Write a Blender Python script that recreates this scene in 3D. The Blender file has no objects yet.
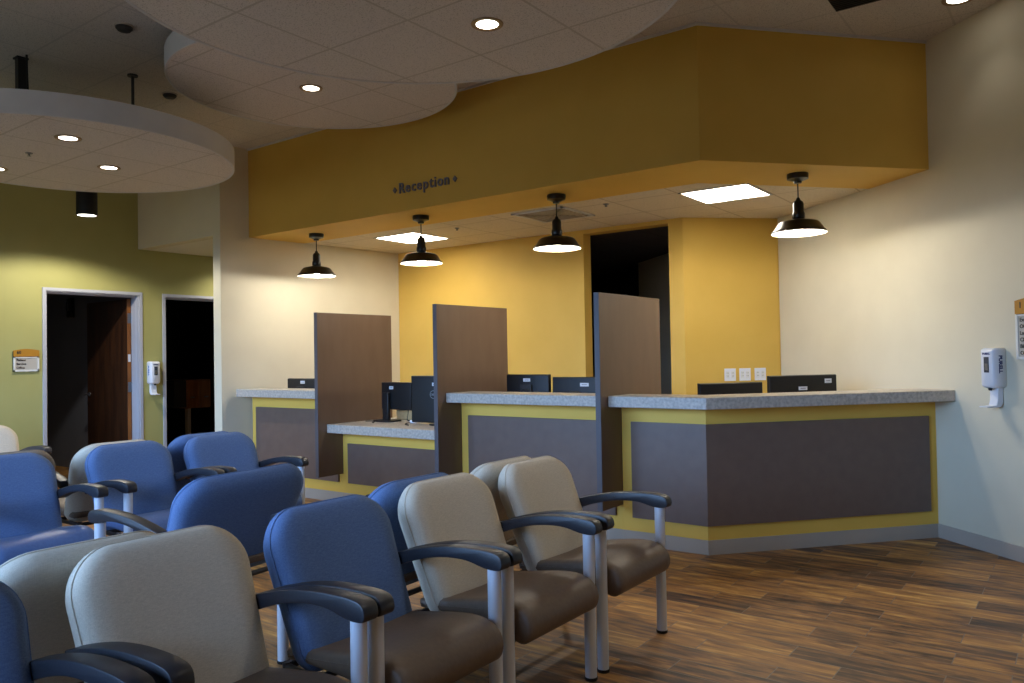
import bpy, bmesh, math, random
from mathutils import Vector, Matrix
random.seed(7)
SC = bpy.context.scene
COL = SC.collection
PI = math.pi

# ------------------------------------------------------------------ helpers
def tag(o, label=None, cat=None, group=None, kind=None):
    if label: o['label'] = label
    if cat: o['category'] = cat
    if group: o['group'] = group
    if kind: o['kind'] = kind
    return o

def obj(name, bm, mat, parent=None, smooth=False, angle=40, bevel=0, seg=2, loc=None, rz=None, kind=None):
    bmesh.ops.remove_doubles(bm, verts=bm.verts, dist=1e-5)
    bmesh.ops.recalc_face_normals(bm, faces=bm.faces)
    me = bpy.data.meshes.new(name)
    bm.to_mesh(me); bm.free()
    o = bpy.data.objects.new(name, me)
    mats = mat if isinstance(mat, (list, tuple)) else [mat]
    for m in mats: me.materials.append(m)
    COL.objects.link(o)
    if parent: o.parent = parent
    if loc is not None: o.location = loc
    if rz is not None: o.rotation_euler = (0, 0, rz)
    if bevel:
        b = o.modifiers.new('edge', 'BEVEL'); b.width = bevel; b.segments = seg
        b.limit_method = 'ANGLE'; b.angle_limit = math.radians(35); b.harden_normals = False
        smooth = True
    if smooth:
        for p in me.polygons: p.use_smooth = True
        try: me.set_sharp_from_angle(angle=math.radians(angle))
        except Exception: pass
    if kind: o['kind'] = kind
    return o

def empty(name, loc=(0, 0, 0), rz=0, label=None, cat=None, group=None):
    o = bpy.data.objects.new(name, None); COL.objects.link(o)
    o.empty_display_size = .1
    o.location = loc; o.rotation_euler = (0, 0, rz)
    return tag(o, label, cat, group)

def copy_tree(o, parent=None):
    c = o.copy(); COL.objects.link(c)
    if parent is not None: c.parent = parent
    for ch in list(o.children): copy_tree(ch, c)
    return c

def nb(): return bmesh.new()

def box(bm, x0, x1, y0, y1, z0, z1):
    v = [bm.verts.new((x, y, z)) for z in (z0, z1) for x, y in ((x0, y0), (x1, y0), (x1, y1), (x0, y1))]
    for f in ((0, 3, 2, 1), (4, 5, 6, 7), (0, 1, 5, 4), (1, 2, 6, 5), (2, 3, 7, 6), (3, 0, 4, 7)):
        bm.faces.new([v[i] for i in f])
    return bm

def prism(bm, pts, z0, z1):
    a = [bm.verts.new((x, y, z0)) for x, y in pts]; b = [bm.verts.new((x, y, z1)) for x, y in pts]
    n = len(pts)
    bm.faces.new(a[::-1]); bm.faces.new(b)
    for i in range(n): bm.faces.new((a[i], a[(i+1) % n], b[(i+1) % n], b[i]))
    return bm

def prism_xz(bm, pts, y0, y1):
    """outline in x,z extruded along y"""
    a = [bm.verts.new((x, y0, z)) for x, z in pts]; b = [bm.verts.new((x, y1, z)) for x, z in pts]
    n = len(pts)
    bm.faces.new(a); bm.faces.new(b[::-1])
    for i in range(n): bm.faces.new((a[i], b[i], b[(i+1) % n], a[(i+1) % n]))
    return bm

def loops(bm, rings, cap0=True, cap1=True, closed=True):
    vr = [[bm.verts.new(p) for p in r] for r in rings]
    n = len(vr[0])
    for a, b in zip(vr, vr[1:]):
        for i in range(n if closed else n-1):
            bm.faces.new((a[i], a[(i+1) % n], b[(i+1) % n], b[i]))
    if cap0: bm.faces.new(vr[0][::-1])
    if cap1: bm.faces.new(vr[-1])
    return bm

def lathe(bm, prof, cx=0, cy=0, n=32, cap0=False, cap1=False):
    rings = [[(cx + r*math.cos(2*PI*i/n), cy + r*math.sin(2*PI*i/n), z) for i in range(n)] for r, z in prof]
    return loops(bm, rings, cap0, cap1)

def cyl(bm, cx, cy, z0, z1, r, n=24): return lathe(bm, [(r, z0), (r, z1)], cx, cy, n, True, True)

def tube(bm, pts, r, n=10, cap=True):
    pts = [Vector(p) for p in pts]; rings = []
    up = Vector((0, 0, 1)); prev = None
    for i, p in enumerate(pts):
        d = (pts[min(i+1, len(pts)-1)] - pts[max(i-1, 0)]).normalized()
        if prev is None:
            a = d.cross(up)
            if a.length < 1e-3: a = d.cross(Vector((1, 0, 0)))
        else:
            a = prev - d*prev.dot(d)
        a.normalize(); b = d.cross(a); prev = a
        rr = r[i] if isinstance(r, (list, tuple)) else r
        rings.append([p + rr*(math.cos(2*PI*k/n)*a + math.sin(2*PI*k/n)*b) for k in range(n)])
    return loops(bm, rings, cap, cap)

def catmull(pts, n=6):
    out = []; P = [Vector(p) for p in pts]
    for i in range(len(P)-1):
        p0, p1, p2, p3 = P[max(i-1, 0)], P[i], P[i+1], P[min(i+2, len(P)-1)]
        for k in range(n):
            t = k/n
            out.append(.5*((2*p1) + (p2-p0)*t + (2*p0-5*p1+4*p2-p3)*t*t + (3*p1-p0-3*p2+p3)*t**3))
    out.append(P[-1]); return out

def inset_poly(pts, d):
    n = len(pts); out = []
    for i in range(n):
        p = Vector(pts[i]); a = (p - Vector(pts[i-1])).normalized(); b = (Vector(pts[(i+1) % n]) - p).normalized()
        na = Vector((-a.y, a.x)); nbv = Vector((-b.y, b.x)); m = (na + nbv)
        if m.length < 1e-6: m = na
        m.normalize(); k = 1/max(.5, m.dot(na))
        out.append(tuple(p + m*d*k))
    return out

def ccw(pts):
    s = sum(pts[i][0]*pts[(i+1) % len(pts)][1] - pts[(i+1) % len(pts)][0]*pts[i][1] for i in range(len(pts)))
    return pts if s > 0 else pts[::-1]

def rrect(w, h, rt, rb, n=8):
    """rounded rectangle centred on x, from y 0 to h, ccw"""
    out = []
    for cx, cy, r, a0 in ((w/2-rb, rb, rb, -90), (w/2-rt, h-rt, rt, 0), (-w/2+rt, h-rt, rt, 90), (-w/2+rb, rb, rb, 180)):
        for k in range(n+1):
            a = math.radians(a0 + 90*k/n); out.append((cx + r*math.cos(a), cy + r*math.sin(a)))
    return out

def text_mesh(bm, s, size, M, depth=.004, bold=0.0, align='CENTER', shear=0, sx=1.0):
    cu = bpy.data.curves.new('lettering', 'FONT')
    cu.body = s; cu.size = size; cu.extrude = depth/2; cu.offset = bold; cu.align_x = align; cu.shear = shear
    cu.resolution_u = 3
    t = bpy.data.objects.new('lettering', cu); COL.objects.link(t)
    dg = bpy.context.evaluated_depsgraph_get(); dg.update()
    me = bpy.data.meshes.new_from_object(t.evaluated_get(dg))
    me.transform(M @ Matrix.Diagonal((sx, 1, 1, 1)))
    bm.from_mesh(me)
    bpy.data.meshes.remove(me); bpy.data.objects.remove(t); bpy.data.curves.remove(cu)
    return bm
# letters that stand upright facing local -Y
def upright(x, y, z): return Matrix.Translation((x, y, z)) @ Matrix.Rotation(PI/2, 4, 'X')

# ------------------------------------------------------------------ materials
def hexc(c):
    f = lambda v: v/12.92 if v <= .04045 else ((v+.055)/1.055)**2.4
    return tuple(f(x/255) for x in c) + (1,)

def base_mat(name, rgb, rough=.5, metal=0, spec=.5):
    m = bpy.data.materials.new(name); m.use_nodes = True
    b = m.node_tree.nodes['Principled BSDF']
    b.inputs['Base Color'].default_value = hexc(rgb)
    b.inputs['Roughness'].default_value = rough; b.inputs['Metallic'].default_value = metal
    b.inputs['Specular IOR Level'].default_value = spec
    return m, m.node_tree, b

def N(t, typ, **kw):
    n = t.nodes.new(typ)
    for k, v in kw.items():
        if k.startswith('i_'): n.inputs[k[2:].replace('_', ' ')].default_value = v
        else: setattr(n, k, v)
    return n

def coords(t, scale=(1, 1, 1), loc=(0, 0, 0), rot=(0, 0, 0)):
    tc = N(t, 'ShaderNodeTexCoord'); mp = N(t, 'ShaderNodeMapping')
    mp.inputs['Scale'].default_value = scale; mp.inputs['Location'].default_value = loc; mp.inputs['Rotation'].default_value = rot
    t.links.new(tc.outputs['Object'], mp.inputs['Vector']); return mp.outputs['Vector']

def noise_mat(name, c1, c2, scale=50, rough=.5, stretch=(1, 1, 1), bump=0, bscale=None, metal=0, spec=.5, detail=3, lo=.35, hi=.65):
    m, t, b = base_mat(name, c1, rough, metal, spec)
    v = coords(t, stretch)
    n = N(t, 'ShaderNodeTexNoise', i_Scale=scale, i_Detail=detail); t.links.new(v, n.inputs['Vector'])
    r = N(t, 'ShaderNodeValToRGB'); r.color_ramp.elements[0].color = hexc(c1); r.color_ramp.elements[1].color = hexc(c2)
    r.color_ramp.elements[0].position = lo; r.color_ramp.elements[1].position = hi
    t.links.new(n.outputs['Fac'], r.inputs['Fac']); t.links.new(r.outputs['Color'], b.inputs['Base Color'])
    if bump:
        n2 = n
        if bscale:
            n2 = N(t, 'ShaderNodeTexNoise', i_Scale=bscale, i_Detail=2); t.links.new(v, n2.inputs['Vector'])
        bp = N(t, 'ShaderNodeBump', i_Strength=bump, i_Distance=.002)
        t.links.new(n2.outputs['Fac'], bp.inputs['Height']); t.links.new(bp.outputs['Normal'], b.inputs['Normal'])
    return m

def paint(name, c, rough=.6):
    d = tuple(max(0, x-4) for x in c)
    return noise_mat(name, c, d, 3, rough, bump=.06, bscale=220, spec=.3)

def tile_mat(name, c, ox, oy, grid=.61, gc=(186, 180, 173), lw=.015):
    """mineral fibre tiles in a T-bar grid, object coordinates"""
    m, t, b = base_mat(name, c, .85, spec=.15)
    v = coords(t, loc=(-ox, -oy, 0))
    br = N(t, 'ShaderNodeTexBrick', offset=0.0, squash=1.0)
    br.inputs['Scale'].default_value = 1; br.inputs['Brick Width'].default_value = grid; br.inputs['Row Height'].default_value = grid
    br.inputs['Mortar Size'].default_value = lw/2; br.inputs['Mortar Smooth'].default_value = 0
    br.inputs['Color1'].default_value = (0, 0, 0, 1); br.inputs['Color2'].default_value = (0, 0, 0, 1); br.inputs['Mortar'].default_value = (1, 1, 1, 1)
    t.links.new(v, br.inputs['Vector'])
    n = N(t, 'ShaderNodeTexNoise', i_Scale=130, i_Detail=2); t.links.new(v, n.inputs['Vector'])
    r = N(t, 'ShaderNodeValToRGB')
    r.color_ramp.elements[0].position = .34; r.color_ramp.elements[1].position = .44
    r.color_ramp.elements[0].color = hexc(tuple(int(x*.8) for x in c)); r.color_ramp.elements[1].color = hexc(c)
    t.links.new(n.outputs['Fac'], r.inputs['Fac'])
    mx = N(t, 'ShaderNodeMix', data_type='RGBA'); mx.inputs['B'].default_value = hexc(gc) if False else (0, 0, 0, 1)
    mx.inputs[7].default_value = hexc(gc)
    t.links.new(br.outputs['Color'], mx.inputs[0]); t.links.new(r.outputs['Color'], mx.inputs[6])
    t.links.new(mx.outputs[2], b.inputs['Base Color'])
    return m

def floor_mat():
    m, t, b = base_mat('wood_look_tile', (110, 80, 50), .45)
    v = coords(t)
    br = N(t, 'ShaderNodeTexBrick', offset=.37, offset_frequency=2, squash=1.0)
    for k, x in (('Scale', 1), ('Brick Width', .62), ('Row Height', .152), ('Mortar Size', .0024), ('Mortar Smooth', .1), ('Bias', 0)): br.inputs[k].default_value = x
    br.inputs['Color1'].default_value = (0, 0, 0, 1); br.inputs['Color2'].default_value = (1, 1, 1, 1); br.inputs['Mortar'].default_value = (.5, .5, .5, 1)
    t.links.new(v, br.inputs['Vector'])
    # per plank shift so the grain differs from plank to plank
    sep = N(t, 'ShaderNodeSeparateColor'); t.links.new(br.outputs['Color'], sep.inputs[0])
    mul = N(t, 'ShaderNodeMath', operation='MULTIPLY'); mul.inputs[1].default_value = 40; t.links.new(sep.outputs[0], mul.inputs[0])
    cmb = N(t, 'ShaderNodeCombineXYZ'); t.links.new(mul.outputs[0], cmb.inputs[2]); t.links.new(mul.outputs[0], cmb.inputs[0])
    add = N(t, 'ShaderNodeVectorMath', operation='ADD'); t.links.new(v, add.inputs[0]); t.links.new(cmb.outputs[0], add.inputs[1])
    mp = N(t, 'ShaderNodeMapping'); mp.inputs['Scale'].default_value = (3.6, 22, 1); t.links.new(add.outputs[0], mp.inputs['Vector'])
    n = N(t, 'ShaderNodeTexNoise', i_Scale=1, i_Detail=5, i_Roughness=.62); n.inputs['Distortion'].default_value = .4
    t.links.new(mp.outputs[0], n.inputs['Vector'])
    # mix plank tone and streaks
    ma = N(t, 'ShaderNodeMath', operation='MULTIPLY_ADD'); ma.inputs[1].default_value = .3; t.links.new(sep.outputs[0], ma.inputs[0])
    ms = N(t, 'ShaderNodeMath', operation='MULTIPLY_ADD'); ms.inputs[1].default_value = 1.25; ms.inputs[2].default_value = -.26
    t.links.new(n.outputs['Fac'], ms.inputs[0]); t.links.new(ms.outputs[0], ma.inputs[2])
    r = N(t, 'ShaderNodeValToRGB'); e = r.color_ramp.elements
    e[0].position = .2; e[0].color = hexc((66, 48, 33)); e[1].position = .84; e[1].color = hexc((222, 174, 98))
    for p, c in ((.36, (106, 76, 49)), (.5, (150, 106, 62)), (.66, (184, 132, 70))):
        x = e.new(p); x.color = hexc(c)
    t.links.new(ma.outputs[0], r.inputs['Fac'])
    mx = N(t, 'ShaderNodeMix', data_type='RGBA'); mx.inputs[7].default_value = hexc((132, 116, 98))
    t.links.new(br.outputs['Fac'], mx.inputs[0]); t.links.new(r.outputs['Color'], mx.inputs[6])
    t.links.new(mx.outputs[2], b.inputs['Base Color'])
    rr = N(t, 'ShaderNodeMath', operation='MULTIPLY_ADD'); rr.inputs[1].default_value = .25; rr.inputs[2].default_value = .36
    t.links.new(n.outputs['Fac'], rr.inputs[0]); t.links.new(rr.outputs[0], b.inputs['Roughness'])
    bp = N(t, 'ShaderNodeBump', i_Strength=.35, i_Distance=.003, invert=True)
    t.links.new(br.outputs['Fac'], bp.inputs['Height']); t.links.new(bp.outputs['Normal'], b.inputs['Normal'])
    return m

def fabric(name, c, c2, fuzz=.1):
    m, t, b = base_mat(name, c, .9, spec=.2)
    v = coords(t)
    w1 = N(t, 'ShaderNodeTexNoise', i_Scale=1, i_Detail=3)
    mp = N(t, 'ShaderNodeMapping'); mp.inputs['Scale'].default_value = (500, 500, 40); t.links.new(v, mp.inputs['Vector']); t.links.new(mp.outputs[0], w1.inputs['Vector'])
    w2 = N(t, 'ShaderNodeTexNoise', i_Scale=1, i_Detail=2)
    mp2 = N(t, 'ShaderNodeMapping'); mp2.inputs['Scale'].default_value = (400, 60, 400); t.links.new(v, mp2.inputs['Vector']); t.links.new(mp2.outputs[0], w2.inputs['Vector'])
    ad = N(t, 'ShaderNodeMath', operation='ADD'); t.links.new(w1.outputs['Fac'], ad.inputs[0]); t.links.new(w2.outputs['Fac'], ad.inputs[1])
    hf = N(t, 'ShaderNodeMath', operation='MULTIPLY'); hf.inputs[1].default_value = .5; t.links.new(ad.outputs[0], hf.inputs[0])
    r = N(t, 'ShaderNodeValToRGB'); r.color_ramp.elements[0].position = .36; r.color_ramp.elements[1].position = .64
    r.color_ramp.elements[0].color = hexc(c2); r.color_ramp.elements[1].color = hexc(c)
    t.links.new(hf.outputs[0], r.inputs['Fac']); t.links.new(r.outputs['Color'], b.inputs['Base Color'])
    bp = N(t, 'ShaderNodeBump', i_Strength=.15, i_Distance=.001); t.links.new(hf.outputs[0], bp.inputs['Height']); t.links.new(bp.outputs['Normal'], b.inputs['Normal'])
    b.inputs['Sheen Weight'].default_value = fuzz; b.inputs['Sheen Roughness'].default_value = .5
    b.inputs['Sheen Tint'].default_value = hexc(c)
    return m

def emit(name, c, s):
    m, t, b = base_mat(name, (240, 240, 240), .5)
    b.inputs['Emission Color'].default_value = hexc(c); b.inputs['Emission Strength'].default_value = s
    return m

M = dict(
    yellow=paint('mustard_yellow_paint', (216, 178, 86)),
    cream=paint('cream_paint', (214, 206, 181)),
    olive=paint('olive_green_paint', (172, 168, 106)),
    grey_paint=paint('dark_grey_paint', (120, 125, 138)),
    painted_shade=paint('painted_room_shade', (18, 16, 17)),  # near-black wall colour stands in for the shade of the unlit rooms
    base=paint('yellow_green_counter_paint', (232, 188, 86)),
    white_trim=paint('white_trim_paint', (205, 205, 208)),
    ceil=tile_mat('lay_in_ceiling_tile', (205, 198, 190), .22, .43),
    rec=tile_mat('reception_ceiling_tile', (215, 205, 188), .01, .94, gc=(176, 164, 144), lw=.014),
    alc=paint('alcove_ceiling_paint', (225, 220, 205)),
    floor=floor_mat(),
    lam=noise_mat('speckled_grey_laminate', (164, 156, 145), (196, 187, 174), 45, .35, detail=6),
    panel=noise_mat('mauve_brown_panel', (106, 85, 74), (111, 90, 78), 12, .4, detail=4),
    divider=noise_mat('brown_divider_laminate', (116, 93, 74), (110, 87, 68), 8, .42, stretch=(1, 1, .3)),
    divedge=paint('divider_edge_band', (92, 88, 92), .4),
    rubber=paint('grey_rubber_base', (178, 166, 152), .45),
    black=base_mat('black_plastic', (8, 8, 10), .5)[0],
    blackmetal=base_mat('black_enamel', (12, 10, 10), .28)[0],
    arm=noise_mat('dark_urethane', (30, 31, 37), (36, 37, 43), 90, .42, bump=.1),
    silver=base_mat('silver_powder_coat', (206, 212, 222), .3, .2)[0],
    blue=fabric('blue_woven_fabric', (106, 130, 170), (84, 106, 146)),
    beige=fabric('beige_woven_fabric', (216, 205, 186), (194, 183, 164)),
    taupe=fabric('taupe_woven_fabric', (150, 140, 126), (128, 118, 106)),
    vinyl=noise_mat('brown_vinyl', (106, 87, 70), (98, 80, 65), 60, .5, bump=.12, bscale=300),
    bluevinyl=noise_mat('blue_vinyl', (86, 112, 156), (80, 104, 148), 60, .45, bump=.1, bscale=300),
    white=base_mat('white_plastic', (226, 228, 232), .35)[0],
    dwhite=base_mat('white_enamel_inside', (240, 238, 230), .5)[0],
    glassgrey=base_mat('grey_window_plastic', (70, 74, 84), .2)[0],
    logo=base_mat('dark_blue_print', (24, 44, 104), .4)[0],
    blueprint=base_mat('light_blue_print', (64, 120, 190), .4)[0],
    ink=base_mat('dark_ink', (52, 44, 40), .5)[0],
    orange=paint('ochre_sign_header', (178, 126, 40), .5),
    paper=paint('sign_insert', (186, 180, 168), .5),
    signwhite=base_mat('sign_frame', (222, 222, 216), .4)[0],
    letter=base_mat('grey_blue_lettering', (116, 112, 124), .5, .0)[0],
    wood=noise_mat('dark_walnut_veneer', (48, 28, 17), (74, 44, 24), 4, .4, stretch=(6, 6, .6), detail=5),
    woodedge=noise_mat('orange_wood_edge', (150, 92, 36), (120, 72, 28), 10, .45, stretch=(1, 1, .2)),
    cabwood=noise_mat('warm_cabinet_veneer', (150, 94, 50), (120, 72, 36), 5, .4, stretch=(5, 5, .6), detail=5),
    framegrey=base_mat('grey_door_frame_paint', (180, 182, 190), .4)[0],
    steel=base_mat('brushed_steel', (130, 132, 136), .35, .9)[0],
    cloud=noise_mat('white_cloud_rim', (206, 206, 208), (200, 200, 203), 6, .5),
    dark=base_mat('dark_metal', (40, 38, 38), .5)[0],
    shadedceil=tile_mat('painted_shade_ceiling_tile', (74, 72, 76), .01, .94, gc=(54, 52, 56), lw=.014),  # tiles darkened so their colour carries the rear room's shade
    ring=base_mat('tan_trim_ring', (150, 122, 90), .4)[0],
    tan=noise_mat('tan_cardboard', (190, 166, 120), (176, 152, 108), 20, .7),
    sticker=base_mat('white_sticker', (214, 216, 220), .5)[0],
    fluoro=emit('fluorescent_diffuser', (255, 246, 228), 19),
    bulb=emit('lamp_bulb', (255, 244, 225), 30),
    lens=emit('downlight_lens', (255, 248, 235), 9),
)
M['tile1'] = tile_mat('cloud_tile_large', (214, 208, 204), -.07, .232)
M['tile2'] = tile_mat('cloud_tile_middle', (214, 208, 204), .2, -.37)
M['tile3'] = tile_mat('cloud_tile_low', (214, 208, 204), -.2, -.47)

# ------------------------------------------------------------------ layout (metres; x runs along the counter line, y away from the seats)
U = Vector((-.7467, .6652, 0)); UP = Vector((.6652, .7467, 0))     # right wall direction and its perpendicular
Wd = Vector((1.22, 1.399, 0))                                        # foot of the corner counter at the right wall
H, HS = 3.71, 2.743
def on_right(k, d=0): return Wd + U*k - UP*d

S = lambda name, bm, mat, **k: obj(name, bm, mat, kind='structure', **k)

# floor and ceilings
S('floor', box(nb(), -11, 13.5, -9, 7, -.1, 0), M['floor'])
S('ceiling', box(nb(), -7.05, 13.5, -8.9, 3.2, H, H+.06), M['ceil'])
S('ceiling_reception', prism(nb(), [(-5.1, .66), (-.30, .66), (.69, 1.86), (-.37, 2.80), (-1.05, 2.1), (-5.0, 2.1)], HS+.001, HS+.04), M['rec'])
S('ceiling_alcove', box(nb(), -6.9, -5.3, -.2, 2.2, HS, HS+.04), M['alc'])

# the right wall
bm = nb()
a, b = on_right(-15.2), on_right(6)
prism(bm, [tuple(a[:2]), tuple(b[:2]), tuple((b+UP*.15)[:2]), tuple((a+UP*.15)[:2])], 0, H)
S('wall_right', bm, M['cream'])
bm = nb(); a, b = on_right(-15.2), on_right(.02)
prism(bm, [tuple(a[:2]), tuple(b[:2]), tuple((b-UP*.012)[:2]), tuple((a-UP*.012)[:2])], 0, .1)
S('baseboard_right', bm, M['rubber'])

# olive wall with two doorways
D1, D2 = (-1.36, -.325), (-.004, 1.02)
bm = nb()
for y0, y1, z0, z1 in ((-8.75, D1[0], 0, H), (D1[0], D1[1], 2.196, H), (D1[1], D2[0], 0, H), (D2[0], D2[1], 2.196, H), (D2[1], 2.3, 0, H)):
    box(bm, -7.05, -6.9, y0, y1, z0, z1)
S('wall_left', bm, M['olive'])
bm = nb()
for y0, y1 in ((-8.6, D1[0]-.05), (D1[1]+.05, D2[0]-.05), (D2[1]+.05, 2.2)): box(bm, -6.9, -6.888, y0, y1, 0, .1)
S('baseboard_left', bm, M['rubber'])
S('wall_alcove_end', box(nb(), -6.9, -5.05, 2.2, 2.3, 0, H), M['olive'])
S('wall_header', box(nb(), -6.9, -5.366, -.33, -.2, HS, H), M['cream'])
S('wall_cream', prism(nb(), [(-5.234, -.33), (-4.985, 2.076), (-4.985, 2.3), (-5.12, 2.3), (-5.367, -.33)], 0, H), M['cream'])
# back wall of the reception with the opening into the dark room
bm = nb()
box(bm, -5.0, -2.21, 2.076, 2.226, 0, 3.0)
box(bm, -2.21, -1.216, 2.076, 2.226, 2.702, 3.0)
prism(bm, [(-1.216, 2.076), (-1.063, 2.076), (-.365, 2.783), (-.3, 2.95), (-1.1, 2.226), (-1.216, 2.226)], 0, 3.0)
S('wall_back_reception', bm, M['yellow'])
bm = nb(); box(bm, -4.98, -2.21, 2.064, 2.076, 0, .1)
S('baseboard_reception', bm, M['rubber'])
# dark room behind the opening
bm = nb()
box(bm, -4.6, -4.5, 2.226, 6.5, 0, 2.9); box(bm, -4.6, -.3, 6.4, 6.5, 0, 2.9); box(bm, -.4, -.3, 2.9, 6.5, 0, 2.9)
S('wall_rear_room', bm, M['painted_shade'])
S('ceiling_rear_room', box(nb(), -4.6, -.3, 2.226, 6.5, 2.76, 2.8), M['shadedceil'])
# rooms behind the doors
bm = nb()
box(bm, -10.2, -10.1, -3.2, .0, 0, 2.8); box(bm, -10.2, -7.05, -3.3, -3.2, 0, 2.8); box(bm, -10.2, -7.05, -.2, -.1, 0, 2.8)
S('wall_office', bm, M['grey_paint'])
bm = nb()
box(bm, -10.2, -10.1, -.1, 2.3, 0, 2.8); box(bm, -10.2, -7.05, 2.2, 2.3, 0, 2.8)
S('wall_side_room', bm, M['painted_shade'])
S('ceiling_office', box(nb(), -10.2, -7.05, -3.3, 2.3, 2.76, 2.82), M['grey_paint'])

# soffit over the counters
c0, c1 = (-5.26, 0), (0, 0); w0 = (1.22, 1.399)
i0, i1 = (-5.18, .69), (-.309, .69); w1 = tuple((Wd+U*.69)[:2])
bm = nb()
prism(bm, [c0, c1, i1, i0], HS, H); prism(bm, [c1, w0, w1, i1], HS, H)
S('wall_soffit', bm, M['yellow'])
bm = nb()
prism(bm, [(-5.26, -.014), (.006, -.014), (0, 0), (-5.26, 0)], H-.018, H)
q = Vector((.006, -.014, 0)); q2 = Wd - U*.014
prism(bm, [tuple(q[:2]), tuple(q2[:2]), w0, c1], H-.018, H)
S('trim_1', bm, M['white_trim'])

# wall behind the camera with daylight windows
bm = nb(); wins = [(-6.5+1.85*i, -4.8+1.85*i) for i in range(4)]
xs = [-7.05] + [x for w in wins for x in w] + [13.3]
YB = -6.5
for i in range(0, len(xs), 2): box(bm, xs[i], xs[i+1], YB-.15, YB, 0, H)
for x0, x1 in wins: box(bm, x0, x1, YB-.15, YB, 0, 1.1); box(bm, x0, x1, YB-.15, YB, 2.9, H)
S('wall_back', bm, M['cream'])
for i, (x0, x1) in enumerate(wins):
    bm = nb()
    for fx0, fx1, fz0, fz1 in ((x0, x0+.05, 1.1, 2.9), (x1-.05, x1, 1.1, 2.9), (x0, x1, 1.1, 1.15), (x0, x1, 2.85, 2.9), ((x0+x1)/2-.02, (x0+x1)/2+.02, 1.1, 2.9)):
        box(bm, fx0, fx1, YB-.11, YB-.04, fz0, fz1)
    S('window_%d' % (i+1), bm, M['framegrey'])

# ------------------------------------------------------------------ doors
def door_frame(n, y0, y1):
    bm = nb()
    for a0, a1, z0, z1 in ((y0-.034, y0, 0, 2.23), (y1, y1+.034, 0, 2.23), (y0, y1, 2.196, 2.23)):
        box(bm, -6.9, -6.885, a0, a1, z0, z1)            # casing on the wall face
    box(bm, -7.06, -6.9, y0-.001, y0+.012, 0, 2.196); box(bm, -7.06, -6.9, y1-.012, y1+.001, 0, 2.196); box(bm, -7.06, -6.9, y0, y1, 2.184, 2.197)
    box(bm, -7.0, -6.95, y0, y0+.026, 0, 2.196); box(bm, -7.0, -6.95, y1-.015, y1, 0, 2.196); box(bm, -7.0, -6.95, y0, y1, 2.17, 2.196)
    return S('door_%d' % n, bm, M['framegrey'])
door_frame(1, *D1); door_frame(2, *D2)
leaf = empty('door_leaf', (-7.065, -.362, .01), 0, 'dark walnut door leaf swung open into the dark room behind the wider doorway', 'door')
obj('slab', box(nb(), -.99, -.004, -.022, .022, 0, 2.15), M['wood'], leaf, bevel=.002)
tag(obj('hinge_edge', box(nb(), -.004, .0, -.022, .022, 0, 2.15), M['woodedge'], leaf), 'orange wood hinge edge')
for z in (.28, 1.1, 1.92):
    bm = nb(); box(bm, .0, .006, -.02, .03, z-.06, z+.06); cyl(bm, .008, .03, z-.06, z+.06, .008, 10)
    obj('hinge', bm, M['steel'], leaf)
tag(obj('edge_tag', box(nb(), 0, .003, -.014, .016, 1.4, 1.49), M['sticker'], leaf), 'small white tag on the door edge')
hd = obj('handle', tube(nb(), [(-.93, -.022, 1.0), (-.93, -.075, 1.0), (-.93, -.08, 1.0), (-.82, -.08, 1.0)], .011, 10), M['steel'], leaf, smooth=True)
obj('rose', lathe(nb(), [(.03, 0), (.03, .008), (.022, .012)], n=20, cap0=True, cap1=True), M['steel'], hd, smooth=True, loc=(-.93, -.0215, 1.0)).rotation_euler = (PI/2, 0, 0)

t = empty('wall_strobe', (-8.85, -.2, 2.15), 0, 'small dark box mounted high on the far wall inside the wider doorway', 'alarm')
obj('housing', box(nb(), -.07, .07, -.05, 0, -.13, .13), M['black'], t, bevel=.01)
obj('lens', box(nb(), -.03, .03, -.075, -.05, -.05, .08), M['glassgrey'], t, bevel=.008)

# cabinet seen through the narrow doorway
t = empty('storage_cabinet', (-8.4, 1.36, 0), PI/2, 'brown two-door cabinet raised on a post in the dark room behind the narrow doorway', 'cabinet')
obj('body', box(nb(), -.19, .19, 0, .38, .72, 1.14), M['cabwood'], t, bevel=.004)
for s in (-1, 1):
    d = obj('cabinet_door', box(nb(), min(s*.006, s*.185), max(s*.006, s*.185), -.02, 0, .73, 1.13), M['cabwood'], t, bevel=.003)
    obj('handle', box(nb(), s*.11-.03, s*.11+.03, -.036, -.02, .87, .89), M['steel'], d, bevel=.003)
obj('side_panel', box(nb(), -.38, -.192, .0, .36, .74, 1.13), M['dark'], t, bevel=.004)
obj('post', box(nb(), -.14, -.09, .05, .13, .02, .72), M['rubber'], t, bevel=.004)
obj('foot_plate', box(nb(), -.38, .19, 0, .36, 0, .02), M['dark'], t)

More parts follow.
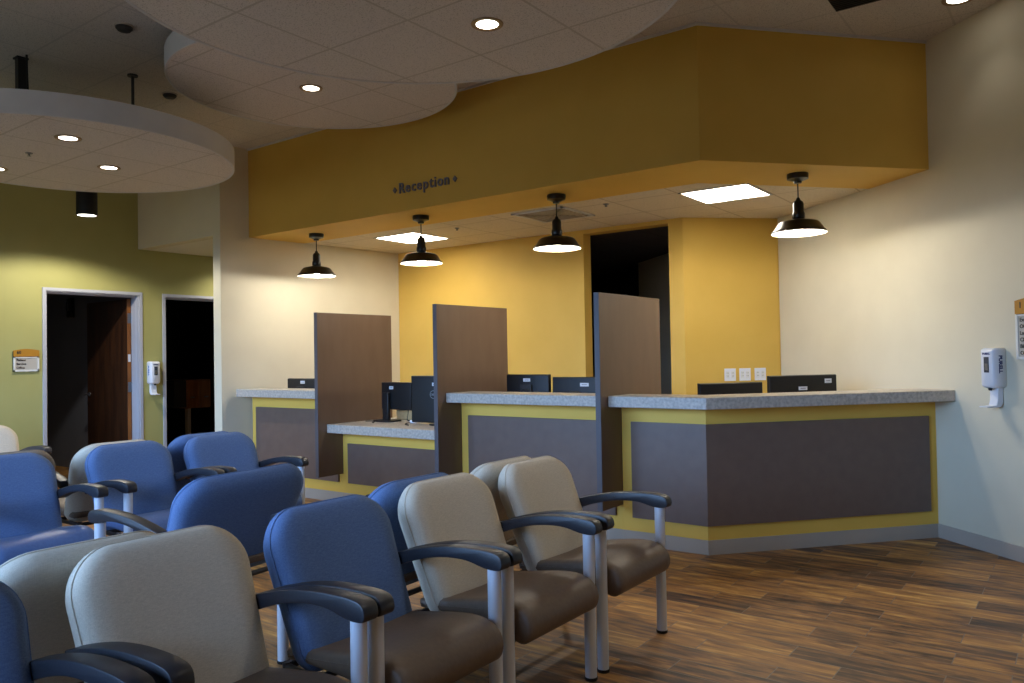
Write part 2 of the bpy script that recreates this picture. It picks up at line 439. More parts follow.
# ------------------------------------------------------------------ reception counters
def ptxy(p): return (p[0], p[1])
def straight_counter(name, xl, xr, ztop, zbot, label, panel_top, work=True, deep=.15):
    t = empty(name, ((xl+xr)/2, 0, 0), 0, label, 'counter', 'reception counters')
    hw = (xr-xl)/2
    bm = box(nb(), -hw, hw, 0, .15, 0, zbot); box(bm, hw, hw+.0435, 0, .15, 0, .281); obj('base', bm, M['base'], t)
    obj('front_panel', box(nb(), -hw+.085, hw-.01, -.022, 0, .2, panel_top), M['panel'], t, bevel=.003)
    obj('countertop', box(nb(), -hw, hw, -.2, deep, zbot, ztop), M['lam'], t, bevel=.004)
    obj('rubber_base', box(nb(), -hw, hw+.0435, -.01, 0, 0, .1), M['rubber'], t)
    if work:
        obj('work_surface', box(nb(), -hw, hw, .15, .85, .71, .74), M['lam'], t, bevel=.003)
    for s in (-1, 1):
        obj('end_support', box(nb(), s*hw-(.03 if s > 0 else 0), s*hw+(.03 if s < 0 else 0), .15, .8, 0, .71 if work else zbot-.002), M['panel'], t)
    return t
straight_counter('reception_counter', -5.17, -3.768, 1.098, 1.018, 'far high reception counter beside the cream wall, ending at the farthest brown divider', .902)
straight_counter('reception_counter', -3.724, -2.253, .778, .697, 'lowered reception counter carrying two black monitors between two brown dividers', .583, work=False, deep=.85)
straight_counter('reception_counter', -2.209, -.70, 1.098, 1.018, 'middle high reception counter with two monitor tops showing, between two brown dividers', .902)
# corner counter
t = empty('reception_counter', (0, 0, 0), 0, 'angled corner reception counter running to the cream wall with the dispenser', 'counter', 'reception counters')
def offs(d):   # corner of the front line moved out by d
    x = (d*1.0 - .6652*-d)                 # solves y=-d and dot(U)=-d
    X = (-d - .6652*(-d))/(-.7467)
    return Vector((X, -d, 0))
def band(bm, d0, d1, xl, z0, z1, kend=0.0, kl=0.0):
    a, b = offs(d0), offs(d1)
    e0, e1 = Wd - U*d0 - UP*kend, Wd - U*d1 - UP*kend
    prism(bm, [(xl, -d0), ptxy(a), ptxy(b), (xl, -d1)], z0, z1)
    prism(bm, [ptxy(a), ptxy(e0), ptxy(e1), ptxy(b)], z0, z1)
    return bm
XL = -.656
obj('base', band(nb(), 0, -.15, XL, 0, 1.018), M['base'], t)
bm = nb()
a, b = offs(.022), offs(0); e0, e1 = Wd-U*.022-UP*.075, Wd-UP*.075
prism(bm, [(XL+.085, -.022), ptxy(a), ptxy(b), (XL+.085, 0)], .2, .902); prism(bm, [ptxy(a), ptxy(e0), ptxy(e1), ptxy(b)], .2, .902)
obj('front_panel', bm, M['panel'], t)
bm = nb(); a = offs(.2); b = offs(-.15); e0, e1 = Wd-U*.2, Wd+U*.17
prism(bm, [(XL, -.2), ptxy(a), ptxy(e0), ptxy(e1), ptxy(b), (XL, .13)], 1.018, 1.098)
obj('countertop', bm, M['lam'], t, bevel=.004)
obj('rubber_base', band(nb(), .01, 0, XL, 0, .1), M['rubber'], t)
bm = nb(); b = offs(-.15); c = offs(-.85)
prism(bm, [(XL, .15), ptxy(b), ptxy(Wd+U*.15), ptxy(Wd+U*.85), ptxy(c), (XL, .85)], .71, .74)
obj('work_surface', bm, M['lam'], t)
obj('end_support', box(nb(), XL, XL+.03, .15, .8, 0, .71), M['panel'], t)
e = Wd+U*.15; bm = nb(); prism(bm, [ptxy(e), ptxy(e+U*.6), ptxy(e+U*.6-UP*.03), ptxy(e-UP*.03)], 0, .71); obj('end_support', bm, M['panel'], t)

# dividers
for x, lab in ((-3.726, 'farthest brown privacy divider, between the far counter and the lowered counter'),
               (-2.211, 'brown privacy divider standing between the lowered counter and the middle counter'),
               (-.658, 'brown privacy divider in front of the dark opening, beside the corner counter')):
    t = empty('privacy_divider', (x-.021, .185, .283), 0, lab, 'divider', 'brown privacy dividers')
    obj('panel', box(nb(), -.0205, .0205, -.485, .495, 0, 1.562), M['divider'], t, bevel=.002)
    obj('edge_band', box(nb(), -.0208, .0208, -.4885, -.4845, -.0005, 1.5625), M['divedge'], t)

# ------------------------------------------------------------------ monitors
def monitor(name, loc, rz, w, h, label, zrise, sticker=None, mark=False, plate=True, tilt=0, sidestand=0):
    """back of the screen faces local -Y; loc is the foot; zrise is the height of the lower screen edge"""
    t = empty(name, loc, rz, label, 'monitor', 'black computer monitors on the counters')
    bm = nb()
    loops(bm, [[(-w/2+i, y, zrise+i), (w/2-i, y, zrise+i), (w/2-i, y, zrise+h-i), (-w/2+i, y, zrise+h-i)] for i, y in ((.03, -.03), (.005, -.024), (0, -.008), (0, .012))])
    obj('screen_housing', bm, M['black'], t, bevel=.003)
    obj('display', box(nb(), -w/2+.012, w/2-.012, .012, .014, zrise+.015, zrise+h-.012), M['glassgrey'], t)
    x = sidestand
    bm = nb(); box(bm, x-.045, x+.045, -.065, -.029, .012, zrise+h*.62)
    obj('stand_column', bm, M['black'], t, bevel=.008)
    obj('stand_foot', prism(nb(), [(x+p[0], p[1]-.14) for p in rrect(.26, .2, .05, .05, 5)], 0, .014), M['black'], t, bevel=.003)
    if plate:
        obj('mount_plate', box(nb(), x-.06, x+.06, -.052, -.044, zrise+h*.5-.05, zrise+h*.5+.08), M['dark'], t, bevel=.003)
    if sticker:
        for sx, sz, sw, sh in sticker:
            st = obj('sticker', box(nb(), sx-sw/2, sx+sw/2, -.033, -.0298, zrise+sz-sh/2, zrise+sz+sh/2), M['sticker'], t)
            obj('print', box(nb(), sx-sw*.3, sx+sw*.3, -.0337, -.033, zrise+sz-.002, zrise+sz+.002), M['ink'], st)
    if mark:
        bm = nb()
        cx, cz = w/2-.17 if mark is True else mark[0], zrise+h*.55 if mark is True else zrise+mark[1]
        loops(bm, [[(cx+r*math.cos(2*PI*i/28), y, cz+r*math.sin(2*PI*i/28)) for i in range(28)] for r, y in ((.038, -.03), (.038, -.0325), (.033, -.0325), (.033, -.03))], False, False)
        text_mesh(bm, 'DELL', .026, upright(cx, -.0315, cz-.009), .002, .0006)
        obj('logo', bm, M['steel'], t)
    return t
# behind the corner counter (backs face the waiting room)
def corner_at(across, k): return UP*across + U*k
RZ = math.radians(48.3)
p = corner_at(.5, .6); monitor('computer_monitor', (p.x, p.y, .74), RZ, .54, .33, 'black monitor behind the bend of the corner counter, showing only its top strip', .092, plate=True)
p = corner_at(1.135, .62); monitor('computer_monitor', (p.x, p.y, .74), RZ, .6, .36, 'black monitor with two white stickers behind the corner counter, beneath the wall outlets', .107, sticker=[(-.01, .255, .075, .028), (.215, .31, .06, .035)], plate=False)
monitor('computer_monitor', (-1.92, .6, .74), 0, .47, .34, 'black monitor behind the middle counter, next to the divider', .152, sticker=[(.0, .29, .075, .028)])
monitor('computer_monitor', (-1.42, .62, .74), 0, .49, .32, 'black monitor behind the middle counter, partly hidden by the divider before the dark opening', .149, sticker=[(.09, .255, .085, .03)], plate=False)
monitor('computer_monitor', (-4.68, .3, .74), 0, .5, .33, 'black monitor top behind the far counter near the cream wall', .128, sticker=[(.02, .29, .07, .03)])
# on the lowered counter
monitor('computer_monitor', (-3.31, .34, .779), math.radians(-7), .46, .27, 'slim black monitor on a tall stand on the lowered counter, farther from the middle divider', .115, sticker=[(-.06, .215, .06, .03)], plate=False, sidestand=-.12)
monitor('computer_monitor', (-2.745, .26, .779), math.radians(4), .54, .44, 'large black monitor with a round logo on the lowered counter, against the middle divider', .012, sticker=[(.02, .36, .06, .03)], mark=(.0, .265), plate=False, sidestand=.14)

t = empty('desk_box', (-3.36, .56, .779), 0, 'small tan box standing behind the slim monitor on the lowered counter', 'box')
obj('carton', box(nb(), -.14, .14, -.05, .05, 0, .1), M['tan'], t, bevel=.006)
obj('lid', box(nb(), -.143, .143, -.053, .053, .1, .12), M['tan'], t, bevel=.003)
def cable(pts, label, r=.004, name='computer_cable'):
    o = obj(name, tube(nb(), catmull(pts, 8), r, 8), M['black'], None, smooth=True)
    return tag(o, label, 'cable')
z = .7825
cable([(-3.62, .2, z), (-3.56, .25, z), (-3.5, .22, z), (-3.46, .14, z), (-3.4, .1, z)], 'thin black cable trailing from the slim monitor towards the farthest divider')
cable([(-3.27, .45, .95), (-3.29, .46, .85), (-3.28, .44, .79), (-3.22, .42, z), (-3.12, .4, z)], 'black cable hanging in front of the tan box, nearer the slim monitor stand')
cable([(-3.15, .45, .95), (-3.18, .46, .86), (-3.2, .42, .79), (-3.12, .33, z), (-3.06, .2, z), (-2.98, .1, z), (-2.9, .06, z)], 'black cable dropping beside the large monitor and running along the counter front')
t = empty('power_adapter', (-3.06, .3, .779), math.radians(25), 'small white adapter block lying between the two monitors on the lowered counter', 'adapter')
obj('body', box(nb(), -.035, .035, -.02, .02, 0, .025), M['white'], t, bevel=.005)
obj('plug', box(nb(), .035, .05, -.01, .01, .006, .018), M['signwhite'], t, bevel=.002)

# ------------------------------------------------------------------ pendant lamps
def pendant(x, y, label):
    t = empty('pendant_lamp', (x, y, HS), 0, label, 'pendant lamp', 'black dome pendants over the counters')
    obj('ceiling_canopy', lathe(nb(), [(.0, 0), (.078, 0), (.08, -.012), (.078, -.04), (.05, -.05), (.03, -.058), (.028, -.072), (.0, -.075)], n=32), M['blackmetal'], t, smooth=True)
    obj('cord', tube(nb(), [(0, 0, -.07), (0, 0, -.2)], .005, 8), M['black'], t, smooth=True)
    obj('socket', lathe(nb(), [(0, -.178), (.012, -.182), (.018, -.2), (.034, -.212), (.04, -.23), (.04, -.29), (.046, -.3), (.046, -.335), (.04, -.345), (0, -.35)], n=28), M['blackmetal'], t, smooth=True, angle=60)
    # shade: outside black, inside white
    prof_o = [(.03, -.34), (.06, -.35), (.105, -.357), (.138, -.366), (.152, -.378), (.186, -.428), (.198, -.437), (.2, -.452)]
    prof_i = [(.196, -.452), (.194, -.441), (.182, -.433), (.148, -.383), (.135, -.372), (.1, -.363), (.05, -.356), (.002, -.352)]
    bm = nb(); n = 40
    loops(bm, [[(r*math.cos(2*PI*i/n), r*math.sin(2*PI*i/n), z) for i in range(n)] for r, z in prof_o + prof_i], False, False)
    for f in bm.faces:
        c = f.calc_center_median(); rr = math.hypot(c.x, c.y)
    o = obj('lamp_shade', bm, [M['blackmetal'], M['dwhite']], t, smooth=True, angle=50)
    k = len(prof_o)
    # assign inner faces: those of the inner profile come after the outer rings
    for p_ in o.data.polygons:
        c = p_.center; rr = math.hypot(c.x, c.y)
        if p_.index >= (k-1)*n: p_.material_index = 1
    obj('bulb', lathe(nb(), [(0, -.35), (.02, -.352), (.024, -.37), (.04, -.395), (.042, -.41), (.033, -.432), (.012, -.443), (0, -.444)], n=20), M['bulb'], t, smooth=True)
    return t
pend = [(-4.48, .33, 'black dome pendant over the far counter, first from the cream column'),
        (-2.92, .29, 'black dome pendant hanging in line with the lowered counter, below the glowing ceiling panel'),
        (-1.41, .325, 'black dome pendant over the middle counter, beneath the ceiling vent'),
        (.405, .893, 'black dome pendant over the corner counter, by the large plain cream wall')]
for x, y, l in pend: pendant(x, y, l)

# ------------------------------------------------------------------ reception ceiling fittings
def light_panel(x0, x1, y0, y1, label):
    t = empty('ceiling_light_panel', ((x0+x1)/2, (y0+y1)/2, HS), 0, label, 'ceiling light', 'square light panels over the reception')
    w, d = (x1-x0)/2, (y1-y0)/2
    bm = nb()
    for a in ((-w, -w+.02, -d, d), (w-.02, w, -d, d), (-w, w, -d, -d+.02), (-w, w, d-.02, d)): box(bm, *a, -.006, .004)
    obj('frame', bm, M['white_trim'], t)
    obj('diffuser', box(nb(), -w+.02, w-.02, -d+.02, d-.02, -.003, .0005), M['fluoro'], t)
light_panel(-.595, .005, .945, 1.545, 'square glowing ceiling panel above the corner counter')
light_panel(-4.24, -3.63, .93, 1.54, 'square glowing ceiling panel above the far counter')
t = empty('ceiling_vent', (-1.93, 1.07, HS), 0, 'slatted supply vent in the reception ceiling behind a pendant', 'vent')
bm = nb()
for a in ((-.29, .29, -.29, -.26), (-.29, .29, .26, .29), (-.29, -.26, -.29, .29), (.26, .29, -.29, .29)): box(bm, *a, -.012, .0)
obj('frame', bm, M['white_trim'], t)
bm = nb()
for i in range(5):
    r = .235 - i*.048
    for s in ((-r, r, -r, -r+.02), (-r, r, r-.02, r), (-r, -r+.02, -r, r), (r-.02, r, -r, r)): box(bm, *s, -.016+.001*i, -.001)
obj('louvre_slats', bm, M['rubber'], t)
obj('backing', box(nb(), -.262, .262, -.262, .262, -.002, 0), M['dark'], t)
def sprinkler(x, y, z, label, group=None):
    t = empty('sprinkler_head', (x, y, z), 0, label, 'sprinkler', group)
    obj('escutcheon', lathe(nb(), [(0, 0), (.026, 0), (.024, -.006), (.01, -.008), (0, -.008)], n=20), M['steel'], t, smooth=True)
    obj('nozzle', lathe(nb(), [(0, -.006), (.007, -.008), (.007, -.02), (.014, -.022), (.014, -.025), (0, -.026)], n=14), M['steel'], t, smooth=True)
sprinkler(-1.29, .954, HS, 'small sprinkler head in the reception ceiling near the dark opening')
sprinkler(-3.117, 1.05, HS, 'small sprinkler head in the reception ceiling between light panel and vent')

# ------------------------------------------------------------------ reception lettering
sg = empty('wall_lettering', (-2.598, 0, 2.905), 0, 'small grey raised word flanked by two diamonds on the yellow soffit', 'sign')
txt = 'Reception'; x = -.31
adv = {'R': .083, 'e': .074, 'c': .064, 'p': .078, 't': .052, 'i': .036, 'o': .078, 'n': .076}
tot = sum(adv[c] for c in txt); k = .63/tot; x = -.315
for ch in txt:
    bm = text_mesh(nb(), ch, .135, upright(0, 0, 0), .012, .0016, 'LEFT', sx=.95)
    obj('letter', bm, M['letter'], sg, loc=(x, -.008, .004)); x += adv[ch]*k
for xx in (-.365, .362):
    bm = nb(); prism_xz(bm, [(-.023, 0), (0, -.027), (.023, 0), (0, .027)], -.014, -.001)
    obj('diamond', bm, M['letter'], sg, loc=(xx, 0, .04))

# ------------------------------------------------------------------ ceiling clouds with downlights
def cloud(cx, cy, z, R, th, tile, label, rods, dark_rod=None):
    t = empty('ceiling_cloud', (cx, cy, z), 0, label, 'ceiling cloud', 'round suspended ceiling clouds')
    n = 120
    bm = nb(); lathe(bm, [(R-.02, .0), (R-.004, -.004), (R, 0), (R, th), (R-.02, th), (R-.02, .012)], n=n)
    obj('rim', bm, M['cloud'], t, smooth=True)
    bm = nb(); lathe(bm, [(R-.018, .002), (R-.018, .02)], n=n, cap0=True, cap1=True)
    o = obj('tile_face', bm, tile, t)
    for dx, dy in rods:
        bm = nb(); tube(bm, [(dx, dy, .02), (dx, dy, H-z)], .012, 8); cyl(bm, dx, dy, H-z-.012, H-z, .04, 16)
        obj('hanger_rod', bm, M['dark'], t, smooth=True)
    return t
def cloud_mat(tile, cx, cy, gx, gy): pass
# tile grids line up with the room grid
M['tile1'] = tile_mat('cloud_tile_large', (214, 208, 204), -.68+.413, -2.198+2.518)
M['tile2'] = tile_mat('cloud_tile_middle', (214, 208, 204), -2.86+2.532, -.96+1.258)
M['tile3'] = tile_mat('cloud_tile_low', (214, 208, 204), -3.24+4.225, -2.31+2.308)
cloud(-.413, -2.518, 3.17, 1.376, .16, M['tile1'], 'largest round ceiling cloud, nearest and in front of the other two', [(-.9, .5), (.8, -.3), (.3, .9)])
cloud(-2.532, -1.258, 3.467, 1.067, .15, M['tile2'], 'round ceiling cloud tucked high behind the large one, close to the yellow soffit', [(-.75, .1), (.6, .5), (.1, -.8)])
cloud(-4.225, -2.308, 2.99, 1.22, .155, M['tile3'], 'lowest round ceiling cloud with a blue-lit rim, in front of the olive wall', [(.25, .38), (-.6, -.3)])
def downlight(x, y, z, r, label, watts, group='recessed downlights', cone=95, blend=.6):
    t = empty('recessed_downlight', (x, y, z), 0, label, 'downlight', group)
    obj('trim_ring', lathe(nb(), [(r*.78, .001), (r*.8, -.004), (r*1.12, -.006), (r*1.16, 0)], n=32), M['ring'], t, smooth=True)
    obj('lens', lathe(nb(), [(r*.8, -.0025), (.001, -.0028)], n=32, cap1=True), M['lens'], t)
    li = bpy.data.lights.new('downlight', 'SPOT'); li.energy = watts; li.spot_size = math.radians(cone); li.spot_blend = blend; li.shadow_soft_size = r*.8; li.color = (1, .93, .82)
    lo = bpy.data.objects.new('downlight', li); COL.objects.link(lo); lo.parent = t; lo.location = (0, 0, -.03)
    return t
DLW = 24
downlight(-3.595, -2.597, 2.99, .075, 'glowing downlight in the lowest cloud, the one nearer the camera side', DLW)
downlight(-4.223, -1.999, 2.99, .075, 'glowing downlight in the lowest cloud, closest to the reception', DLW)
downlight(-4.93, -2.56, 2.99, .075, 'glowing downlight in the lowest cloud, partly cut by the picture edge', DLW)
downlight(-2.564, -1.29, 3.467, .075, 'single glowing downlight in the high middle cloud', DLW*.7)
downlight(-.38, -1.904, 3.17, .075, 'single glowing downlight with tan ring in the largest cloud', DLW)
for x, y, l in ((1.8, -2.2, 'added unseen downlight in the main ceiling above the open floor'), (3.3, -2.7, 'added unseen downlight in the main ceiling by the large cream wall'), (3.6, -4.9, 'added unseen downlight in the main ceiling behind the viewer')):
    downlight(x, y, H, .09, l, 55)  # out-of-view lamps added to brighten the chair fronts and floor
downlight(1.52, .735, H, .09, 'glowing downlight in the main ceiling next to the right-angled yellow soffit end', 3)
sprinkler(-4.224, -2.596, 2.99, 'tiny sprinkler head in the lowest cloud between its downlights')
# main ceiling fittings
t = empty('return_grille', (1.13, .125, H), 0, 'dark return air grille in the main ceiling beyond the soffit corner', 'vent')
obj('backing', box(nb(), -.305, .305, -.305, .305, -.003, 0), M['dark'], t)
bm = nb()
for i in range(20): box(bm, -.3, .3, -.3+i*.03, -.3+i*.03+.006, -.01, -.002)
obj('louvre_slats', bm, M['dark'], t)
for x, y, l in ((-3.117, -2.439, 'dark round detector on the shadowed main ceiling above the low cloud'), (-4.17, -1.5, 'small dark detector on the main ceiling behind the high cloud edge')):
    t = empty('smoke_detector', (x, y, H), 0, l, 'smoke detector')
    obj('housing', lathe(nb(), [(0, 0), (.055, 0), (.055, -.02), (.04, -.036), (0, -.04)], n=24), M['dark'], t, smooth=True)
    obj('base_ring', lathe(nb(), [(.055, 0), (.064, 0), (.062, -.008), (.055, -.009)], n=24), M['rubber'], t, smooth=True)
t = empty('ceiling_projector_mount', (-4.27, -2.63, H), 0, 'dark pole with a bracket rising from the lowest cloud to the main ceiling', 'mount')
bm = nb(); box(bm, -.03, .03, -.03, .03, -.5, 0); obj('pole', bm, M['black'], t, bevel=.004)
bm = nb(); box(bm, -.04, .04, -.04, .04, -.012, 0); obj('ceiling_plate', bm, M['black'], t)
obj('bracket', lathe(nb(), [(0, -.44), (.05, -.45), (.06, -.49), (.05, -.53), (0, -.54)], n=20), M['black'], t, smooth=True, loc=(.17, .05, 0))
obj('cable', tube(nb(), catmull([(.1, 0, 0), (.11, 0, -.2), (.12, .01, -.4), (.16, .04, -.48)], 6), .008, 8), M['black'], t, smooth=True)

downlight(-8.6, -1.9, 2.76, .08, 'added unseen dim downlight inside the dark office', 4, cone=165, blend=1)  # hidden lamp added to lift the office wall out of black
# black cylinder pendant by the olive wall
t = empty('cylinder_pendant', (-5.95, -1.365, 2.89), 0, 'black cylinder downlight hanging in front of the olive wall, below the low cloud', 'pendant lamp')
obj('body', lathe(nb(), [(.0, .38), (.092, .38), (.097, .37), (.097, 0), (.088, 0), (.086, .02)], n=36), M['black'], t, smooth=True)
obj('lens', lathe(nb(), [(.087, .006), (.001, .005)], n=32, cap1=True), M['lens'], t)
obj('stem', tube(nb(), [(0, 0, .35), (0, 0, H-2.89)], .012, 10), M['black'], t, smooth=True)
obj('ceiling_plate', lathe(nb(), [(0, H-2.89), (.06, H-2.89), (.06, H-2.91), (0, H-2.915)], n=24), M['black'], t, smooth=True)
li = bpy.data.lights.new('cylinder_light', 'SPOT'); li.energy = 105; li.spot_size = math.radians(150); li.spot_blend = .3; li.shadow_soft_size = .05; li.color = (1, .93, .8)
lo = bpy.data.objects.new('cylinder_light', li); COL.objects.link(lo); lo.parent = t; lo.location = (0, 0, -.02)
downlight(-6.5, .78, HS, .08, 'hidden recessed downlight in the alcove ceiling before the narrow doorway', 50, cone=140, blend=1)

# ------------------------------------------------------------------ wall items
def dispenser(loc, rz, label):
    t = empty('sanitizer_dispenser', loc, rz, label, 'hand sanitizer dispenser', 'white wall dispensers')
    w, d, h = .122, .1, .27
    prof = [(p[0], p[1]-h/2) for p in rrect(w, h, .022, .03, 6)]
    rings = []
    for ins, y in ((0.004, 0), (0, -.004), (0, -d*.72), (.008, -d*.92), (.02, -d)):
        q = inset_poly(prof, ins); rings.append([(a_, y, b_) for a_, b_ in q])
    obj('body', loops(nb(), rings), M['white'], t, smooth=True, angle=50)
    w_ = obj('level_window', box(nb(), -.022, .022, -d-.002, -d+.004, -.03, .075), M['glassgrey'], t, bevel=.004)
    obj('fill_label', box(nb(), -.012, .012, -d-.003, -d-.001, -.015, .03), M['steel'], w_)
    bm = nb(); text_mesh(bm, 'PURELL', .019, upright(0, -d-.001, .09), .002, .0008); obj('front_logo', bm, M['logo'], t)
    for s in (-1, 1):      # upright lettering on both side cheeks
        bm = nb()
        mt = Matrix.Translation((s*(w/2+.0005), -.045 + (0.013 if s < 0 else -.013), .085 if s < 0 else .085)) @ Matrix.Rotation(s*PI/2, 4, 'Z') @ upright(0, 0, 0) @ Matrix.Rotation(-PI/2, 4, 'Z')
        text_mesh(bm, 'PURELL', .036, mt, .002, .0016, 'LEFT'); obj('side_logo', bm, M['blueprint'] if rz > 0 else M['logo'], t)
    # neck and drip tray
    bm = nb()
    pr = [(-.004, -.13), (-.045, -.13), (-.05, -.22), (-.06, -.25), (-.135, -.254), (-.135, -.262), (-.05, -.264), (-.02, -.258), (-.006, -.23)]
    for y0 in (0,):
        ra = [(-.034, a_, b_) for a_, b_ in pr]; rb = [(.034, a_, b_) for a_, b_ in pr]
        loops(bm, [ra, rb])
    obj('drip_tray', bm, M['white'], t, bevel=.003)
    obj('nozzle', lathe(nb(), [(0, -.13), (.014, -.134), (.01, -.15), (0, -.151)], 0, -.075, 14), M['dark'], t, smooth=True)
    return t
p = on_right(-.595); dispenser((p.x, p.y, 1.263), math.radians(-41.7), 'white hand sanitizer dispenser on the large cream wall beyond the corner counter')
dispenser((-6.9, -.178, 1.275), PI/2, 'white hand sanitizer dispenser on the olive wall between the two doorways')

def room_sign(loc, rz, w, h, hh, head, lines, label):
    t = empty('room_sign', loc, rz, label, 'sign', 'wall signs with ochre headers')
    obj('backplate', box(nb(), -w/2, w/2, -.012, 0, 0, h-.02), M['dark'], t, bevel=.002)
    n = 10
    arc = [(-w/2+w*i/n, h-.014+.016*math.sin(PI*i/n)) for i in range(n+1)]
    hd = obj('header', prism_xz(nb(), [(w/2, h-hh), (-w/2, h-hh)][::-1] + arc[::-1], -.022, -.012), M['orange'], t)
    bm = text_mesh(nb(), head, hh*.55, upright(-w/2+.03, -.023, h-hh*.62), .002, .001, 'LEFT'); obj('number', bm, M['ink'], hd)
    bm = nb(); g = h-hh-.004; b_ = .018
    for a in ((-w/2, w/2, 0, b_), (-w/2, w/2, g-b_*.5, g), (-w/2, -w/2+b_, 0, g), (w/2-b_, w/2, 0, g)): box(bm, a[0], a[1], -.02, -.012, a[2], a[3])
    obj('frame', bm, M['signwhite'], t)
    ins = obj('insert', box(nb(), -w/2+b_, w/2-b_, -.015, -.012, b_, g-b_*.5), M['paper'], t)
    bm = nb(); st = (g-b_*1.5)/(len(lines)+.15)
    for i, l in enumerate(lines):
        text_mesh(bm, l, st*.8, upright(-w/2+b_+.012, -.016, g-b_*.5-st*(i+.85)), .002, .001, 'LEFT')
    obj('wording', bm, M['ink'], ins)
room_sign((-6.9, -1.558, 1.327), PI/2, .25, .235, .078, '60', ['Patient', 'Service', 'Office'], 'small wall sign with ochre header and three text lines beside the wider doorway')
p = on_right(-.74-.14); room_sign((p.x, p.y, 1.32), math.radians(-41.7), .25, .395, .1, '1', ['Exam', 'Office', 'Lab', 'Clinic', 'Billing', 'Office'], 'tall wall sign with ochre header on the cream wall above the sanitizer dispenser')

PL = Vector((-1.063, 2.076, 0)); PD = (Vector((-.365, 2.783, 0))-PL).normalized()
prz = math.atan2(PD.y, PD.x)
for k, l in ((.463, 'white outlet plate on the yellow wall, nearest the dark opening'), (.62, 'white outlet plate on the yellow wall, middle of three'), (.783, 'white outlet plate on the yellow wall, nearest the cream wall')):
    p = PL + PD*k
    t = empty('outlet_plate', (p.x, p.y, 1.175), prz, l, 'outlet', 'white outlet plates over the corner counter')
    obj('plate', box(nb(), -.06, .06, -.006, 0, -.062, .062), M['white'], t, bevel=.002)
    for s in (-1, 1):
        o = obj('receptacle', box(nb(), s*.027-.017, s*.027+.017, -.008, -.005, -.034, .034), M['signwhite'], t, bevel=.002)
        bm = nb()
        for zz in (-.018, .012): box(bm, s*.027-.008, s*.027-.005, -.0085, -.007, zz, zz+.01); box(bm, s*.027+.005, s*.027+.008, -.0085, -.007, zz, zz+.01)
        obj('slot', bm, M['ink'], o)

